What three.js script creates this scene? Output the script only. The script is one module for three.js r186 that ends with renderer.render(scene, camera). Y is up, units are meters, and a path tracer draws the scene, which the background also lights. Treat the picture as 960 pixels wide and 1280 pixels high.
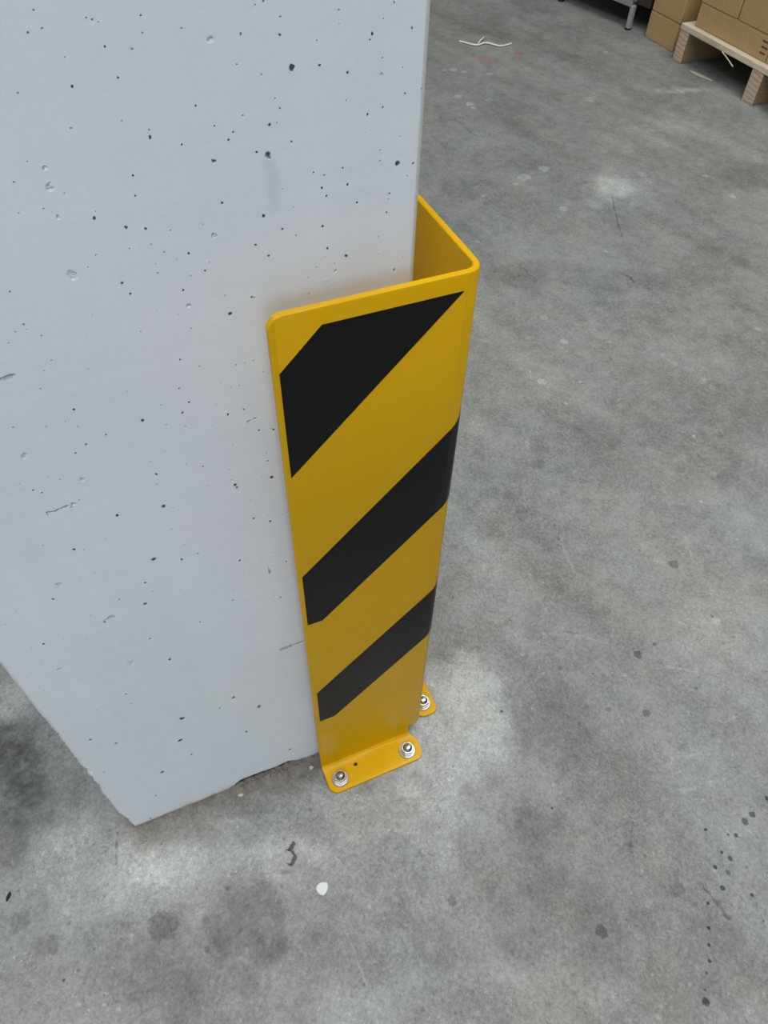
import * as THREE from 'three';
import { RoundedBoxGeometry } from 'three/addons/geometries/RoundedBoxGeometry.js';
import { mergeGeometries, toCreasedNormals } from 'three/addons/utils/BufferGeometryUtils.js';
import { RectAreaLightUniformsLib } from 'three/addons/lights/RectAreaLightUniformsLib.js';

// ------------------------------------------------------------------ camera, light, exposure
const scene = new THREE.Scene();
scene.background = new THREE.Color(0x0b0c0d);
const camera = new THREE.PerspectiveCamera(69.35, 960 / 1280, 0.05, 40);
camera.position.set(-0.2596, 1.0781, 0.3864);
camera.rotation.set(-0.8847, -0.4415, 0.0423, 'YXZ');

const renderer = new THREE.WebGLRenderer({ antialias: true });
renderer.toneMapping = THREE.LinearToneMapping;
renderer.toneMappingExposure = 0.755;
renderer.shadowMap.enabled = true;
RectAreaLightUniformsLib.init();

const ROOM = { x0: -5, x1: 7, z0: -7, z1: 6, h: 5 };
// [x, z, width, length, intensity, colour] of unseen panels added under the ceiling to light the scene
const ADDED_LAMPS = [
  [-1.5, 2.0, 2.4, 3.0, 7.5, 0xf2f7ff],
  [1.3, 0.0, 2.4, 3.0, 7.5, 0xfffdf4],
  [3.4, -3.0, 1.6, 2.4, 1.5, 0xfdfcf6],
  [-2.6, -2.0, 2.0, 2.4, 5, 0xfdfcf6],
];
// unseen glowing door added behind the camera as fill light
const DOOR_FILL = { x: -1.6, w: 4.0, h: 3.6, intensity: 0.8, colour: 0xdfe9ff };

// ------------------------------------------------------------------ helpers
const counts = {};
function numbered(name) {
  const n = counts[name] = (counts[name] ?? -1) + 1;
  return n ? `${name}_${String(n).padStart(3, '0')}` : name;
}
function mesh(name, geometry, material, parent) {
  const m = new THREE.Mesh(geometry, material);
  m.name = parent === scene ? numbered(name) : name;
  m.castShadow = m.receiveShadow = true;
  parent.add(m);
  return m;
}
function thing(name, label, category, [x, y, z] = [0, 0, 0], turn = 0, group) {
  const o = new THREE.Group();
  o.name = numbered(name); o.position.set(x, y, z); o.rotation.y = turn;
  tag(o, label, category, group);
  scene.add(o);
  return o;
}
function tag(o, label, category, group) {
  o.userData = { label, category };
  if (group) o.userData.group = group;
  return o;
}
function structure(o, label) { o.userData = { kind: 'structure' }; if (label) o.userData.label = label; return o; }
function box(w, h, d, x, y, z) { return new THREE.BoxGeometry(w, h, d).translate(x, y, z); }
function rbox(w, h, d, x, y, z, r = 0.002) { return new RoundedBoxGeometry(w, h, d, 2, r).translate(x, y, z); }
let seed = 20240611;
function rnd() { seed = (seed * 1664525 + 1013904223) >>> 0; return seed / 4294967296; }
const clamp = (v, a = 0, b = 1) => Math.min(b, Math.max(a, v));
const smooth = (a, b, v) => { const t = clamp((v - a) / (b - a)); return t * t * (3 - 2 * t); };
const mix = (a, b, t) => a + (b - a) * t;
function hash(i, j) {
  let h = (Math.imul(i, 374761393) + Math.imul(j, 668265263)) | 0;
  h = Math.imul(h ^ (h >>> 13), 1274126177);
  return ((h ^ (h >>> 16)) >>> 0) / 4294967296;
}
function noise(x, y) {                                    // value noise, 0..1
  const i = Math.floor(x), j = Math.floor(y); let u = x - i, v = y - j;
  u = u * u * (3 - 2 * u); v = v * v * (3 - 2 * v);
  const a = hash(i, j), b = hash(i + 1, j), c = hash(i, j + 1), d = hash(i + 1, j + 1);
  return a + (b - a) * u + (c - a) * v + (a - b - c + d) * u * v;
}
function fbm(x, y, n) { let s = 0, a = 0.5, t = 0; for (let k = 0; k < n; k++) { s += a * noise(x, y); t += a; a *= 0.5; x = x * 2.03 + 17.3; y = y * 2.03 + 5.1; } return s / t; }
const toSRGB = v => { v = clamp(v); return 255 * (v <= 0.0031308 ? 12.92 * v : 1.055 * Math.pow(v, 1 / 2.4) - 0.055); };
function texture(w, h, data, colour, wrap = THREE.ClampToEdgeWrapping) {
  const t = new THREE.DataTexture(data, w, h, THREE.RGBAFormat);
  t.magFilter = THREE.LinearFilter; t.minFilter = THREE.LinearMipmapLinearFilter; t.generateMipmaps = true;
  t.wrapS = t.wrapT = wrap;
  if (colour) t.colorSpace = THREE.SRGBColorSpace;
  t.needsUpdate = true;
  return t;
}
// grid of rows x columns; P(u index, v index) -> [x, y, z, s, t]
function gridGeometry(nu, nv, P, closedU = false) {
  const pos = [], uv = [], index = [];
  for (let j = 0; j <= nv; j++) for (let i = 0; i <= nu; i++) { const p = P(i, j); pos.push(p[0], p[1], p[2]); uv.push(p[3] ?? 0, p[4] ?? 0); }
  for (let j = 0; j < nv; j++) for (let i = 0; i < nu; i++) {
    const a = j * (nu + 1) + i, b = a + 1, c = a + nu + 1, d = c + 1;
    index.push(a, b, d, a, d, c);
  }
  const g = new THREE.BufferGeometry();
  g.setAttribute('position', new THREE.Float32BufferAttribute(pos, 3));
  g.setAttribute('uv', new THREE.Float32BufferAttribute(uv, 2));
  g.setIndex(index); g.computeVertexNormals();
  return g;
}

// ------------------------------------------------------------------ marks on the concrete
// soft stains and plain lighter or darker patches: x, z, half axes (m), angle, change of tone; spots: x, z, radius, change; scratches: ends, half width, change
const SOFT_PATCHES = [
 [-.5673,-.1672,.0747,.0446,1.4972,-.48],
 [-.5475,-.1039,.0484,.035,1.2967,-.256],
 [-.5915,-.0877,.0399,.0249,1.4444,-.288],
 [-.4972,-.1128,.0365,.0262,1.4059,-.16],
 [-.419,.1654,.0652,.046,-2.5514,-.208],
 [-.3199,.1602,.0492,.0439,1.2634,-.32],
 [-.3638,.1483,.027,.0219,-2.4328,-.192],
 [-.2927,.1913,.0272,.0246,1.4126,-.16],
 [-.555,.0761,.0168,.0117,-2.4181,-.256],
 [.1894,.0716,.0736,.0594,2.4569,-.16],
 [.0793,.2083,.0654,.054,2.4448,-.224],
 [.0157,.2526,.0378,.0288,-2.9043,-.144],
 [.0969,.2925,.0723,.0601,2.6686,-.144],
 [-.0028,.3057,.0364,.0268,-2.8842,-.192],
 [-.0893,.2832,.0357,.0247,-2.7942,-.16],
 [.0857,.3287,.0591,.0488,2.6668,-.096],
 [.2234,.338,.0134,.0086,-2.9358,-.24],
 [-.0946,.1735,.0271,.0201,-2.7763,-.096],
 [-.2461,.2255,.0603,.0391,-2.6998,-.144],
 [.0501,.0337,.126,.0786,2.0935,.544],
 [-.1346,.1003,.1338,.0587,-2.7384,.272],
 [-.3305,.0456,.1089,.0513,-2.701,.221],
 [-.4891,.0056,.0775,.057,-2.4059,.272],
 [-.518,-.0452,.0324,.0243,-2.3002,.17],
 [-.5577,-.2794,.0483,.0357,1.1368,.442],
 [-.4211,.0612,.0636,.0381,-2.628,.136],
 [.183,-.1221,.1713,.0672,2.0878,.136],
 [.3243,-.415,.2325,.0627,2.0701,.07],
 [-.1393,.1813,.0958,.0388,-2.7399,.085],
 [1.2444,-1.301,.1263,.0975,2.9707,.34],
 [1.2643,-1.309,.0641,.0487,2.6363,.28],
 [1.5208,-1.565,.1678,.1118,-3.0477,.1],
 [1.5605,-1.8841,.1513,.117,2.6862,.1],
 [1.8486,-2.621,.1007,.0738,-3.1365,.2],
 [1.6985,-1.5635,.1738,.1143,-3.083,.08],
 [2.0125,-1.8743,.1174,.0802,2.6391,-.192],
 [1.5274,-2.0442,.0986,.0788,2.8204,.12],
 [1.7675,-1.8842,.1005,.0751,2.8618,.12],
 [1.0023,-1.5778,.103,.082,-3.0867,-.16],
 [1.6758,-1.2197,.1218,.0842,2.8067,-.16],
 [1.7485,-2.1674,.1,.0745,3.0662,-.16],
 [.7944,-1.4434,.0949,.0698,2.1791,-.128],
 [1.5198,-2.6513,.1899,.1303,2.2195,-.16],
 [1.2434,-1.792,.1745,.1437,2.924,-.096],
 [1.6962,-2.314,.1759,.1216,2.3647,-.08],
 [1.0184,-.7484,.1396,.0762,2.3419,-.112],
 [1.0349,-.8709,.1267,.0532,-2.8312,-.16],
 [.7335,-1.0062,.1045,.0641,-2.8679,-.128],
 [1.2607,-.8628,.1647,.0993,2.4645,-.128],
 [.9397,-.3643,.1594,.0655,2.3529,-.08],
 [.6104,-.3939,.1068,.085,2.9898,-.08],
 [.4522,-.4095,.0162,.0137,2.6281,-.288],
 [.5216,-.8239,.1821,.0564,2.0667,.04],
 [.5284,.0543,.1155,.0748,2.5124,.068],
 [.2118,.4817,.0252,.0121,-2.8321,.102],
 [1.8892,-1.819,.09,.0278,-2.8377,.3],
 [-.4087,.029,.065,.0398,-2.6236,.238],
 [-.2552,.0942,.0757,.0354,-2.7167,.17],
 [.1871,.4207,.1347,.0685,-2.8354,-.144],
 [-.3524,.2346,.1448,.0283,-2.7306,-.128],
 [-.0666,.3575,.1176,.0244,-2.7399,-.096],
 [-.2957,.0026,.0618,.0154,-2.7333,-.144],
 [-.1799,-.0039,.0291,.0164,-2.717,-.192],
 [-.2438,.0598,.0443,.0211,-2.7165,-.096],
 [-.4514,-.1184,.0388,.0309,1.1561,-.112]
];
const SPOTS = [
 [-.4165,.111,.0183,-.36],
 [-.584,.0344,.0125,-.24],
 [-.5596,.0197,.0167,-.12],
 [-.0632,.2315,.006,-.3],
 [.0999,.3388,.0078,-.5],
 [.1973,.2652,.0043,-.3],
 [.3837,.0232,.007,-.5],
 [.283,.0854,.0039,-.3],
 [.3356,.1131,.0058,-.45],
 [.5535,-.1033,.0096,-.4],
 [.2539,.0689,.0052,-.25],
 [.0761,.1695,.0101,-.22],
 [.0935,.1733,.009,-.2],
 [.0684,.1828,.0088,-.2],
 [.229,.0868,.0038,-.3],
 [.4192,.2904,.0035,-.7],
 [.3831,.2995,.0045,-.6],
 [.3667,.3033,.0051,-.55],
 [.3077,.2901,.0022,-.7],
 [.3328,.3078,.0018,-.6],
 [.3426,.3131,.0029,-.65],
 [.309,.3229,.0022,-.65],
 [.3148,.3343,.0032,-.65],
 [.2878,.3351,.0028,-.7],
 [.2994,.3477,.0037,-.5],
 [.2797,.3598,.0036,-.65],
 [.3107,.3826,.0027,-.65],
 [.2496,.367,.0022,-.7],
 [.2314,.391,.0024,-.7],
 [.2189,.4064,.0022,-.7],
 [.2082,.4212,.0022,-.7],
 [.1959,.4301,.0019,-.6],
 [.1823,.4438,.0018,-.6],
 [.1751,.4543,.0045,-.65],
 [.3033,.4126,.0016,-.6],
 [-.5024,.1024,.0019,-.4],
 [-.5244,.1183,.002,-.45],
 [-.5422,.1217,.0016,-.7],
 [-.255,.1106,.0041,-.25],
 [-.3728,.1589,.0038,-.35],
 [-.3661,.1256,.0049,-.2],
 [-.3305,.1008,.0025,-.35],
 [-.2713,.1427,.004,-.25],
 [-.2416,.1986,.0058,-.14],
 [-.1539,.0733,.0033,-.2],
 [.1228,.1797,.0017,-.7],
 [.1279,.0233,.0023,-.6],
 [.5466,.0115,.003,-.4],
 [.4347,.1093,.0027,-.4],
 [.4213,.018,.0035,-.4],
 [.2956,.024,.002,-.5],
 [.2518,-.0051,.0041,-.3],
 [-.5754,-.1744,.0029,-.3],
 [-.5092,-.0336,.0016,-.4],
 [-.4562,.1058,.0025,.35],
 [-.3765,.1956,.0033,.35],
 [.5457,.0231,.0087,.28],
 [.2906,.4072,.0042,.15],
 [.4603,.2019,.0043,.2],
 [.4522,.1748,.0065,.14],
 [.7675,-.254,.0075,.25],
 [.9263,-.3537,.0079,.2],
 [.6971,-.2036,.0036,.5],
 [.7984,-.3557,.0039,.6],
 [.9352,-.4918,.0068,.4],
 [.9361,-.4654,.0084,.35],
 [1.1806,-.5956,.0072,.55],
 [1.1584,-.5482,.0071,.4],
 [.5629,-.4253,.0048,.3],
 [.6021,-.5423,.0042,.6],
 [.5903,-.6227,.0105,.4],
 [.6705,-.5909,.0052,.4],
 [.7138,-.726,.0092,.45],
 [.8147,-.6864,.0055,.4],
 [.7184,-.8235,.0096,.3],
 [.8364,-.9705,.0163,.18],
 [1.0286,-1.0173,.0063,.35],
 [.7273,-1.1827,.0065,.4],
 [.8585,-1.3946,.0073,.4],
 [1.0428,-1.248,.0142,.4],
 [1.0277,-1.449,.021,.4],
 [1.1143,-1.4759,.0182,.5],
 [.9827,-1.424,.0089,.35],
 [1.562,-1.2618,.0088,.5],
 [1.5566,-1.1338,.0113,.3],
 [1.3823,-1.339,.0149,.3],
 [1.8461,-2.219,.0115,.45],
 [1.5315,-1.8657,.0208,.25],
 [1.1995,-2.2598,.0148,.5],
 [1.1623,-2.2649,.0111,.4],
 [1.226,-2.227,.0111,.4],
 [1.1034,-2.0388,.0175,.35],
 [1.1157,-1.9716,.0138,.6],
 [1.1137,-1.9381,.0103,.6],
 [1.1948,-1.9782,.0139,.35],
 [1.3057,-2.1757,.0147,.35],
 [1.7005,-2.4295,.02,.22],
 [.6684,-.92,.0059,.3],
 [.5912,-.2187,.0043,.2],
 [.5292,-.1228,.0055,.18],
 [-.0796,.1799,.0031,-.2],
 [-.5786,-.1112,.0038,.3]
];
const SCRATCHES = [
 [.2552,.3451,.2639,.3948,.0022,-.4],
 [.2172,.2412,.1973,.2652,.0018,-.2],
 [1.2091,-1.2537,1.1143,-1.0658,.0028,-.4],
 [1.0163,-.8974,1.015,-.871,.0038,-.45],
 [1.0306,-.865,1.031,-.733,.0073,-.14],
 [.4015,-.2584,.3746,-.1561,.0016,.25],
 [.4032,-.2639,.3904,-.2266,.0018,-.35],
 [.4896,-.5442,.4601,-.4543,.0027,.18],
 [.6177,-.1558,.5894,-.0942,.0015,.22],
 [.3275,.1879,.3733,.1979,.0017,.22],
 [.3275,.1879,.314,.1979,.0017,.18],
 [.308,.2322,.3935,.2443,.0019,.16],
 [.2954,-.0622,.3153,-.044,.002,-.3],
 [.3124,-.0468,.3322,-.0288,.002,.25],
 [.4659,.0283,.465,.0915,.0023,-.14],
 [.4082,.057,.4553,.0875,.0019,.22],
 [.8993,-.5994,.9108,-.558,.0045,.3],
 [.7076,-.5057,.7251,-.5098,.0023,.5],
 [.7663,-.5443,.82,-.5287,.0024,.2],
 [.9144,-.7368,.9683,-.6819,.0027,.12],
 [-.2045,.2076,-.2016,.2679,.0013,.24],
 [-.2016,.2679,-.1972,.3101,.0015,.1],
 [-.4506,-.0257,-.4579,.0135,.0013,-.35],
 [-.5922,-.1348,-.5699,-.1435,.0012,.2],
 [-.5948,-.0233,-.5884,-.0366,.0017,.2],
 [1.8522,-1.8173,1.9558,-1.803,.0125,.35],
 [1.8326,-1.8763,1.9407,-1.8763,.0102,-.12],
 [1.0136,-1.8745,1.0212,-1.7462,.0044,-.25],
 [.7768,-1.0484,.7787,-.9621,.0045,-.2],
 [.8347,-1.3214,.8818,-1.2663,.0035,.15],
 [.0523,.2942,.0235,.3505,.0011,-.06],
 [1.2753,-2.4579,1.321,-2.1548,.0161,.08],
 [-.233,.1445,-.2187,.1453,.0011,.2],
 [.4363,.1751,.4701,.1723,.0014,.2]
];
const PITS = [
 [-.2481,.9605,.3719],
 [-.2534,.9522,.3803],
 [-.2268,.9555,.2912],
 [-.2244,.9545,.293],
 [-.2023,.9541,.3012],
 [-.2217,.9431,.4073],
 [-.219,.9292,.4275],
 [-.241,.928,.5234],
 [-.1835,.9114,.4697],
 [-.2098,.8993,.7107],
 [-.1942,.8933,.3676],
 [-.1753,.9002,.3674],
 [-.1657,.8956,.376],
 [-.1688,.8919,.5051],
 [-.1786,.882,1.2861],
 [-.145,.8965,.7657],
 [-.1474,.8801,1.8668],
 [-.1539,.8829,.5258],
 [-.1301,.9233,1.4383],
 [-.1354,.939,.5681],
 [-.1556,.9417,.4408],
 [-.1425,.9545,.4296],
 [-.1707,.9407,-1.5225],
 [-.1147,.9226,.6101],
 [-.0987,.917,.6303],
 [-.0843,.9342,.7301],
 [-.0857,.9317,.3672],
 [-.0784,.9136,-.7793],
 [-.0866,.8937,.6808],
 [-.0997,.903,.3931],
 [-.1384,.9041,.3771],
 [-.1331,.8856,.3994],
 [-.0664,.8622,1.2062],
 [-.0559,.8605,.6115],
 [-.0995,.8545,1.045],
 [-.1133,.85,.5967],
 [-.1161,.8555,.5868],
 [-.1209,.8657,.4265],
 [-.1143,.8631,.432],
 [-.1023,.8653,.4343],
 [-.0933,.8421,.6197],
 [-.0711,.8438,.4719],
 [-.0773,.8963,.4093],
 [-.0635,.902,.4083],
 [-.0611,.9346,.3733],
 [-.0721,.9475,.3553],
 [-.1538,.8449,.8742],
 [-.1774,.8575,.5512],
 [-.1429,.8342,.605],
 [-.1165,.8308,.6247],
 [-.1607,.8273,.6061],
 [-.1531,.8183,.6241],
 [-.1139,.815,.6508],
 [-.101,.8068,1.0064],
 [-.1085,.7974,-1.0227],
 [-.0656,.7883,.7209],
 [-.0729,.8317,.4853],
 [-.2229,.8815,.4927],
 [-.2243,.8703,.5082],
 [-.2483,.862,.7622],
 [-.2333,.8537,.9238],
 [-.2228,.8507,.6722],
 [-.2436,.8201,.7159],
 [-.1939,.8171,.6039],
 [-.2017,.8305,.5791],
 [-.1848,.8385,-1.4399],
 [-.1672,.7914,.6587],
 [-.183,.7829,1.161],
 [-.208,.7953,-1.1025],
 [-.2094,.807,.6112],
 [-.2406,.812,.5867],
 [-.2813,.8881,.3407],
 [-.2658,.8829,-1.6422],
 [-.2651,.8926,-1.1399],
 [-.269,.8314,-2.1698],
 [-.2662,.8663,-.9856],
 [-.3036,.829,.3961],
 [-.2953,.7369,.7585],
 [-.2556,.7126,1.1041],
 [-.2966,.7045,.6805],
 [-.305,.699,.6844],
 [-.282,.7083,.6825],
 [-.2278,.7103,.8505],
 [-.2217,.7186,.6991],
 [-.2209,.7562,.5137],
 [-.226,.7327,.5401],
 [-.1962,.6976,.7461],
 [-.1751,.6737,.7961],
 [-.1636,.6699,.9706],
 [-.184,.6986,.6009],
 [-.2009,.6214,1.3873],
 [-.2,.6176,1.0489],
 [-.17,.6171,2.1419],
 [-.1716,.6381,.6852],
 [-.2226,.652,.8043],
 [-.2576,.6576,.7755],
 [-.2596,.6203,1.6699],
 [-.2949,.6253,1.2907],
 [-.3074,.6726,-2.0277],
 [-.3363,.7078,-2.0937],
 [-.3413,.6749,.5616],
 [-.3367,.6706,.569],
 [-.3344,.6011,1.153],
 [-.2804,.5593,2.5899],
 [-.2586,.5472,1.1505],
 [-.2941,.5312,.9648],
 [-.3008,.501,1.6212],
 [-.3385,.4934,1.2042],
 [-.3567,.5643,-2.4403],
 [-.3664,.5479,.8933],
 [-.3197,.5194,.7758],
 [-.3092,.4434,1.1107],
 [-.26,.443,.9141],
 [-.2246,.4612,.9056],
 [-.1908,.5724,.9561],
 [-.1766,.5617,1.1798],
 [-.2101,.5198,1.0361],
 [-.1776,.4383,.9635],
 [-.1671,.4952,.8855],
 [-.3924,.4904,.976],
 [-.2444,.5486,.7719],
 [-.3037,.807,.4207],
 [-.2995,.3951,1.9287],
 [-.3344,.4117,-2.7657],
 [-.3926,.4433,-2.1172],
 [-.2498,.2652,2.0849],
 [-.2242,.2187,2.5619],
 [-.3119,.2609,2.9094],
 [-.3237,.2087,3.1016],
 [-.2474,.1633,2.0387],
 [-.3188,.1594,1.6551],
 [-.4071,.2901,1.5994],
 [-.3525,.3576,.9927],
 [-.3524,.3349,-1.5404],
 [-.3863,.2604,1.6854],
 [-.3596,.141,2.3291],
 [-.4157,.2012,1.2009],
 [-.3808,.0781,1.4238],
 [-.1967,.0553,1.9675],
 [-.3925,.4901,1.1717],
 [-.2685,.2524,1.2015],
 [-.4025,.0101,1.5273]
];
const CRACKS = [
 [-.329,.7725,-.3205,.7737,.7198],
 [-.3389,.6482,-.3201,.6506,1.1923],
 [-.1826,.6856,-.177,.6869,.7726],
 [-.3375,.4952,-.3311,.4983,1.2814],
 [-.1853,.3337,-.1756,.3358,2.2379],
 [-.1756,.3358,-.1602,.3364,1.1209],
 [-.1853,.4992,-.1844,.484,1.3059]
];

// ------------------------------------------------------------------ floor
for (const s of SOFT_PATCHES) { s.push(Math.cos(s[4]), Math.sin(s[4])); }
const CELL = 0.1, cells = new Map();
function bin(x0, x1, z0, z1, kind, k) {
  for (let i = Math.floor(x0 / CELL); i <= Math.floor(x1 / CELL); i++) for (let j = Math.floor(z0 / CELL); j <= Math.floor(z1 / CELL); j++) {
    const key = i * 4096 + j; let c = cells.get(key);
    if (!c) cells.set(key, c = { spots: [], lines: [], soft: [] });
    c[kind].push(k);
  }
}
SPOTS.forEach((s, k) => bin(s[0] - s[2] * 2, s[0] + s[2] * 2, s[1] - s[2] * 2, s[1] + s[2] * 2, 'spots', k));
SCRATCHES.forEach((s, k) => { const m = 0.02 + s[4] * 2; bin(Math.min(s[0], s[2]) - m, Math.max(s[0], s[2]) + m, Math.min(s[1], s[3]) - m, Math.max(s[1], s[3]) + m, 'lines', k); });
SOFT_PATCHES.forEach((s, k) => { const m = s[2] * 2.3; bin(s[0] - m, s[0] + m, s[1] - m, s[1] + m, 'soft', k); });
const rgb = [0, 0, 0];
function floorTone(x, z) {
  // cloudy power-floated concrete, streaked along the way the trucks drive
  const cloud = fbm(x * 3.1 + 3, z * 3.1 - 8, 4) - 0.5;
  const patch = fbm(x * 9 + 40, z * 9 + 11, 3) - 0.5;
  const ax = x * 0.97 - z * 0.24, az = x * 0.24 + z * 0.97;
  const streak = fbm(ax * 16 + 7, az * 3.4 + 2, 3) - 0.5;
  const grain = noise(x * 260, z * 260) - 0.5, grit = noise(x * 620 + 9, z * 620) - 0.5;
  const speckle = fbm(x * 45 - 5, z * 45 + 9, 3) - 0.5;
  let t = 1 + cloud * 0.34 + patch * 0.26 + streak * 0.38 + speckle * 0.36 + grain * 0.3 + grit * 0.34;
  { const gr = noise(x * 420 + 31, z * 420 - 7); t *= 1 + 0.4 * smooth(0.86, 0.97, gr) - 0.32 * smooth(0.14, 0.03, gr); }
  let warm = (fbm(x * 2.2 - 21, z * 2.2 + 31, 2) - 0.5) * 0.07 + (fbm(x * 13 + 5, z * 13, 2) - 0.5) * 0.045;
  // tiny pale specks and dark pinholes everywhere
  const sx = x * 75, sz = z * 75, ci = Math.floor(sx), cj = Math.floor(sz), h = hash(ci + 911, cj - 77);
  if (h > 0.955) {
    const px = ci + 0.3 + 0.4 * hash(ci, cj + 5), pz = cj + 0.3 + 0.4 * hash(ci + 5, cj), r = 0.07 + 0.13 * hash(ci + 3, cj + 3);
    const d = Math.hypot(sx - px, sz - pz) / r;
    if (d < 1.6) t *= 1 + (hash(ci + 8, cj) > 0.45 ? 0.32 : -0.28) * smooth(1.6, 0.5, d);
  }
  const c = cells.get(Math.floor(x / CELL) * 4096 + Math.floor(z / CELL));
  if (c) {
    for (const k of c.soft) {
      const s = SOFT_PATCHES[k], dx = x - s[0], dz = z - s[1];
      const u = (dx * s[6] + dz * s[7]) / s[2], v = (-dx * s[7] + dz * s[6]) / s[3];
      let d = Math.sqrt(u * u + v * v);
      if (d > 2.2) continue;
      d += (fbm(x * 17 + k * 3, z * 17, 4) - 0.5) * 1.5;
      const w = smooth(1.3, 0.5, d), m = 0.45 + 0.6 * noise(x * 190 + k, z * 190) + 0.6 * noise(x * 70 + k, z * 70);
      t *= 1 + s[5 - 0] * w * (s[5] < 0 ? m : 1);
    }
    for (const k of c.spots) {
      const s = SPOTS[k], dx = x - s[0], dz = z - s[1];
      let d = Math.hypot(dx, dz) / s[2];
      if (d > 2) continue;
      d += (fbm(x * 3 / s[2] + k * 7, z * 3 / s[2], 2) - 0.5) * 0.6;
      const speck = s[2] > 0.012 ? 0.7 + 0.6 * noise(x * 330, z * 330) : 1;
      t *= 1 + s[3] * smooth(1.15, 0.8, d) * speck * (s[3] < -0.5 ? 1.15 : 1);
      if (s[3] < -0.5) warm -= 0.12 * smooth(1.15, 0.8, d);
    }
    for (const k of c.lines) {
      const s = SCRATCHES[k], ex = s[2] - s[0], ez = s[3] - s[1], L2 = ex * ex + ez * ez;
      const q = clamp(((x - s[0]) * ex + (z - s[1]) * ez) / L2), wob = (noise(q * 7 + k * 5, k) - 0.5) * 2.2 * s[4];
      const L = Math.sqrt(L2), nx = -ez / L, nz = ex / L;
      const d = Math.hypot(x - s[0] - ex * q - nx * wob, z - s[1] - ez * q - nz * wob) / (s[4] * (0.6 + 0.7 * noise(q * 11, k * 9))) + (noise(x * 260, z * 260) - 0.5) * 1.3;
      if (d < 1.8) t *= 1 + s[5] * smooth(1.5, 0.5, d) * (0.55 + 0.8 * noise(x * 170, z * 170));
    }
  }
  // brown dirt washed out from the foot of the pillar
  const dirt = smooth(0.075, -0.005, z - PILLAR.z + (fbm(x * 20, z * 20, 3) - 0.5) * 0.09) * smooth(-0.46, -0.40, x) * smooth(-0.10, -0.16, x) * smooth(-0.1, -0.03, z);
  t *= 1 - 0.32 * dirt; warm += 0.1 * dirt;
  // red and pinkish paint marks
  const red = smooth(1.2, 0.5, Math.hypot((x - 1.514) / 0.018, (z + 2.324) / 0.03) + (noise(x * 90, z * 90) - 0.5));
  const pink = smooth(1.3, 0.3, Math.hypot((x - 1.349) / 0.05, (z + 2.305) / 0.05) + (noise(x * 50, z * 50) - 0.5)) * 0.35;
  const p = red * 0.75 + pink;
  rgb[0] = FLOOR[0] * t * (1 + warm) * (1 + 0.5 * p);
  rgb[1] = FLOOR[1] * t * (1 - 0.45 * p);
  rgb[2] = FLOOR[2] * t * (1 - warm) * (1 - 0.25 * p);
}
const FLOOR = [0.236, 0.245, 0.236];
const PILLAR = { x0: -0.4329, x1: -0.0489, z: -0.0241, back: -0.43 };
function floorMap(n, x0, x1, z0, z1) {
  const d = new Uint8Array(n * n * 4);
  for (let j = 0; j < n; j++) for (let i = 0; i < n; i++) {
    floorTone(mix(x0, x1, (i + 0.5) / n), mix(z0, z1, (j + 0.5) / n));
    const o = (j * n + i) * 4;
    d[o] = toSRGB(rgb[0]); d[o + 1] = toSRGB(rgb[1]); d[o + 2] = toSRGB(rgb[2]); d[o + 3] = 255;
  }
  return texture(n, n, d, true);
}
function grainMap(n) {                                     // tileable fine relief, 0.25 m to the side
  const d = new Uint8Array(n * n * 4);
  const tn = (x, y, p) => { const i = Math.floor(x), j = Math.floor(y), m = (a) => ((a % p) + p) % p; let u = x - i, v = y - j; u = u * u * (3 - 2 * u); v = v * v * (3 - 2 * v);
    const a = hash(m(i), m(j) + 500), b = hash(m(i + 1), m(j) + 500), c = hash(m(i), m(j + 1) + 500), e = hash(m(i + 1), m(j + 1) + 500); return a + (b - a) * u + (c - a) * v + (a - b - c + e) * u * v; };
  for (let j = 0; j < n; j++) for (let i = 0; i < n; i++) {
    const u = i / n, v = j / n;
    const h = 0.4 * tn(u * 32, v * 32, 32) + 0.3 * tn(u * 90, v * 90, 90) + 0.3 * tn(u * 200, v * 200, 200);
    const o = (j * n + i) * 4; d[o] = d[o + 1] = d[o + 2] = 255 * h; d[o + 3] = 255;
  }
  return texture(n, n, d, false, THREE.RepeatWrapping);
}
const grain = grainMap(512);
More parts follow.
